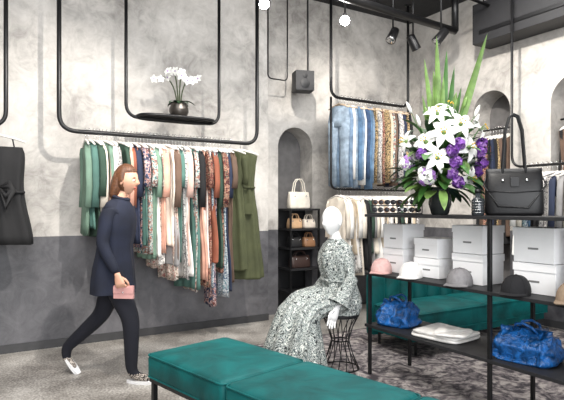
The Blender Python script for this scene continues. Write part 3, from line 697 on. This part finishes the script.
# seated mannequin
px,py=.50,4.45
stl=MB(); c=Vector((px-.0,py+.02,.009))
for k in range(14):
    a=2*pi*k/14; stl.tube([c+Vector((r*cos(a+tw),r*sin(a+tw),z)) for z,r,tw in [(.0,.16,0),(.12,.11,.15),(.24,.075,.3),(.36,.11,.45),(.45,.155,.6)]],.004,BLACK,6)
for z,r in ((.004,.16),(.24,.076),(.45,.155)): stl.tube([c+Vector((r*cos(2*pi*i/28),r*sin(2*pi*i/28),z)) for i in range(28)],.006,BLACK,6,closed=True)
stl.loft([[c+Vector((r*cos(2*pi*i/28),r*sin(2*pi*i/28),z)) for i in range(28)] for z,r in [(.452,.14),(.455,.165),(.475,.165),(.48,.15)]],MBLACK)
stl.obj('wire_stool')
MM=Matrix.Translation((px,py,0))@Matrix.Rotation(pi+.5,4,'Z')
mn=empty('seated_mannequin',(px,py,0))
Jm={'pel':((0,0,.60),.115),'wai':((.02,0,.76),.095),'che':((.04,0,.93),.11),'up':((.045,0,1.04),.08),'nk0':((.05,0,1.11),.05),'nk1':((.06,0,1.16),.044),'nk2':((.065,0,1.21),.044),
 'sr':((.045,-.135,1.03),.052),'er':((.0,-.19,.79),.042),'wr':((.13,-.19,.58),.028),
 'sl':((.045,.135,1.03),.052),'el':((.03,.2,.79),.042),'wl':((.17,.2,.58),.028),
 'hr':((.06,-.09,.59),.085),'kr':((.37,-.09,.56),.06),'ar':((.42,-.09,.13),.036),'fr':((.45,-.09,.07),.034),'tr':((.56,-.09,.035),.022),
 'hl':((.06,.09,.59),.085),'kl':((.37,.09,.56),.06),'al':((.44,.09,.13),.036),'fl':((.47,.09,.07),.034),'tl':((.58,.09,.035),.022)}
def mf(c):
    return 1 if (abs(c.y)>.1 and c.z>.6 and c.x<.3) else 0
skin_mesh('body',Jm,B,'pel',mf,[MANN,DRESSP],MM,mn)
mb=MB(); mb.T=MM; n=48; rings=[]
for z,cx,rx,ry in [(.49,.0,.15,.18),(.6,.0,.165,.205),(.7,.01,.145,.175),(.78,.02,.128,.155),(.85,.03,.142,.17),(.93,.04,.15,.185),(1.0,.045,.135,.178),(1.07,.046,.095,.14),(1.12,.05,.058,.062)]:
    k=.012 if z<1.05 else .003
    rings.append([(cx+(rx+k*sin(7*2*pi*j/n+z*7))*cos(2*pi*j/n),(ry+k*sin(9*2*pi*j/n+z*5))*sin(2*pi*j/n),z) for j in range(n)])
mb.loft(rings,DRESSP,cap=False)
mb.tube([(.02+.14*cos(a),.165*sin(a),.775) for a in [2*pi*i/28 for i in range(28)]],.012,DRESSP,8,closed=True)
path=[(-.12,.54),(-.04,.57),(.1,.595),(.24,.60),(.35,.575),(.43,.50),(.465,.39),(.49,.27),(.51,.15),(.525,.06)]
hw=[.14,.2,.21,.2,.2,.21,.23,.26,.29,.31]; th=[.06,.10,.115,.12,.125,.13,.14,.155,.17,.19]
rings=[]
for i,(x,z) in enumerate(path):
    a=path[max(0,i-1)];b=path[min(len(path)-1,i+1)]; dx,dz=b[0]-a[0],b[1]-a[1]; l=math.hypot(dx,dz); nx,nz=-dz/l,dx/l
    k=i/len(path); ring=[]
    for j in range(72):
        an=2*pi*j/72; f=.032*k*sin(11*an+1.2*sin(3*an)); q=th[i]+f
        ring.append((x+nx*q*sin(an)*(1.0 if sin(an)>0 else (1+.8*k)),(hw[i]+f)*cos(an),max(.012,z+nz*q*sin(an))))
    rings.append(ring)
mb.loft(rings,DRESSP,cap=False)
for (a,b) in (((.0,-.19,.79),(.12,-.19,.595)),((.03,.2,.79),(.16,.2,.60))):
    a=Vector(a);b=Vector(b); mb.tube([a.lerp(b,t) for t in (-.1,.3,.7,1)],[.048,.058,.075,.092],DRESSP,16,cap=False)
mb.T=Matrix(); mb.obj('dress',parent=mn)
mb=MB(); head(mb,MM@Matrix.Translation((.085,0,1.27))@Matrix.Rotation(.1,4,'Y')@Matrix.Rotation(.25,4,'Z')@Matrix.Scale(1.08,4),MANN,None,False)
mb.obj('head',parent=mn)
mb=MB(); hand(mb,MM@Matrix.Translation((.137,-.19,.565))@Matrix.Rotation(-.5,4,'Y')@Matrix.Rotation(pi/2,4,'Z'),MANN,.5,1.05,1)
hand(mb,MM@Matrix.Translation((.177,.2,.565))@Matrix.Rotation(-.5,4,'Y')@Matrix.Rotation(pi/2,4,'Z'),MANN,.4,1.05,-1); mb.obj('hands',parent=mn)
# ------------------------------------------------------------------ lights
def area(name,p,target,sx,sy,en,c=(1,1,1)):
    l=bpy.data.lights.new(name,'AREA'); l.shape='RECTANGLE'; l.size=sx; l.size_y=sy; l.energy=en; l.color=c
    o=bpy.data.objects.new(name,l); bpy.context.collection.objects.link(o); o.location=p
    o.rotation_euler=(Vector(target)-Vector(p)).to_track_quat('-Z','Y').to_euler(); return o
area('ceiling_softlight',(-.6,2.6,4.1),(-.6,3.4,0),3,3,190,(1,.985,.96))
area('ceiling_softlight.001',(1.6,4.6,4.1),(1.6,5,0),2.0,2.0,130,(1,.985,.96))
area('shopfront_daylight',(1.5,-2.5,2.4),(0,5,1.3),4.5,3,350,(.97,.985,1))
def spot(name,p,t,en,ang,r=.03,c=(1,.94,.86)):
    l=bpy.data.lights.new(name,'SPOT'); l.energy=en; l.spot_size=ang; l.spot_blend=.8; l.shadow_soft_size=r; l.color=c
    o=bpy.data.objects.new(name,l); bpy.context.collection.objects.link(o); o.location=p
    o.rotation_euler=(Vector(t)-Vector(p)).to_track_quat('-Z','Y').to_euler()
spot('spot_rack',(.3,2.6,4.0),(-2.3,5.0,1.7),560,.85)
spot('spot_rack_b',(.7,3.6,4.0),(-.7,5.8,1.4),420,.8)
spot('spot_jeans',(.2,4.6,4.0),(1.1,7.2,2.2),480,1.0)
spot('spot_flowers',(.4,1.8,4.0),(1.2,3.9,1.3),240,.9)
spot('spot_right',(1.4,4.2,4.0),(2.8,6.4,2.4),400,1.2)
spot('spot_floor',(-1.4,2.6,4.0),(-1.6,4.2,0),230,1.2)
spot('spot_bench',(.9,1.2,4.0),(-.2,3.2,.45),120,.8)
wd=bpy.data.worlds.new('World'); bpy.context.scene.world=wd; wd.use_nodes=True
wd.node_tree.nodes['Background'].inputs[0].default_value=(.88,.93,1,1); wd.node_tree.nodes['Background'].inputs[1].default_value=1.1
sc=bpy.context.scene
sc.view_settings.view_transform='Standard'
cd=bpy.data.cameras.new('Camera'); cam=bpy.data.objects.new('Camera',cd); bpy.context.collection.objects.link(cam)
cam.location=(0,0,1.38); cam.rotation_euler=(pi/2,0,0); cd.sensor_width=36; cd.lens=520/564*36; cd.shift_y=8/564; cd.clip_start=.05
sc.camera=cam
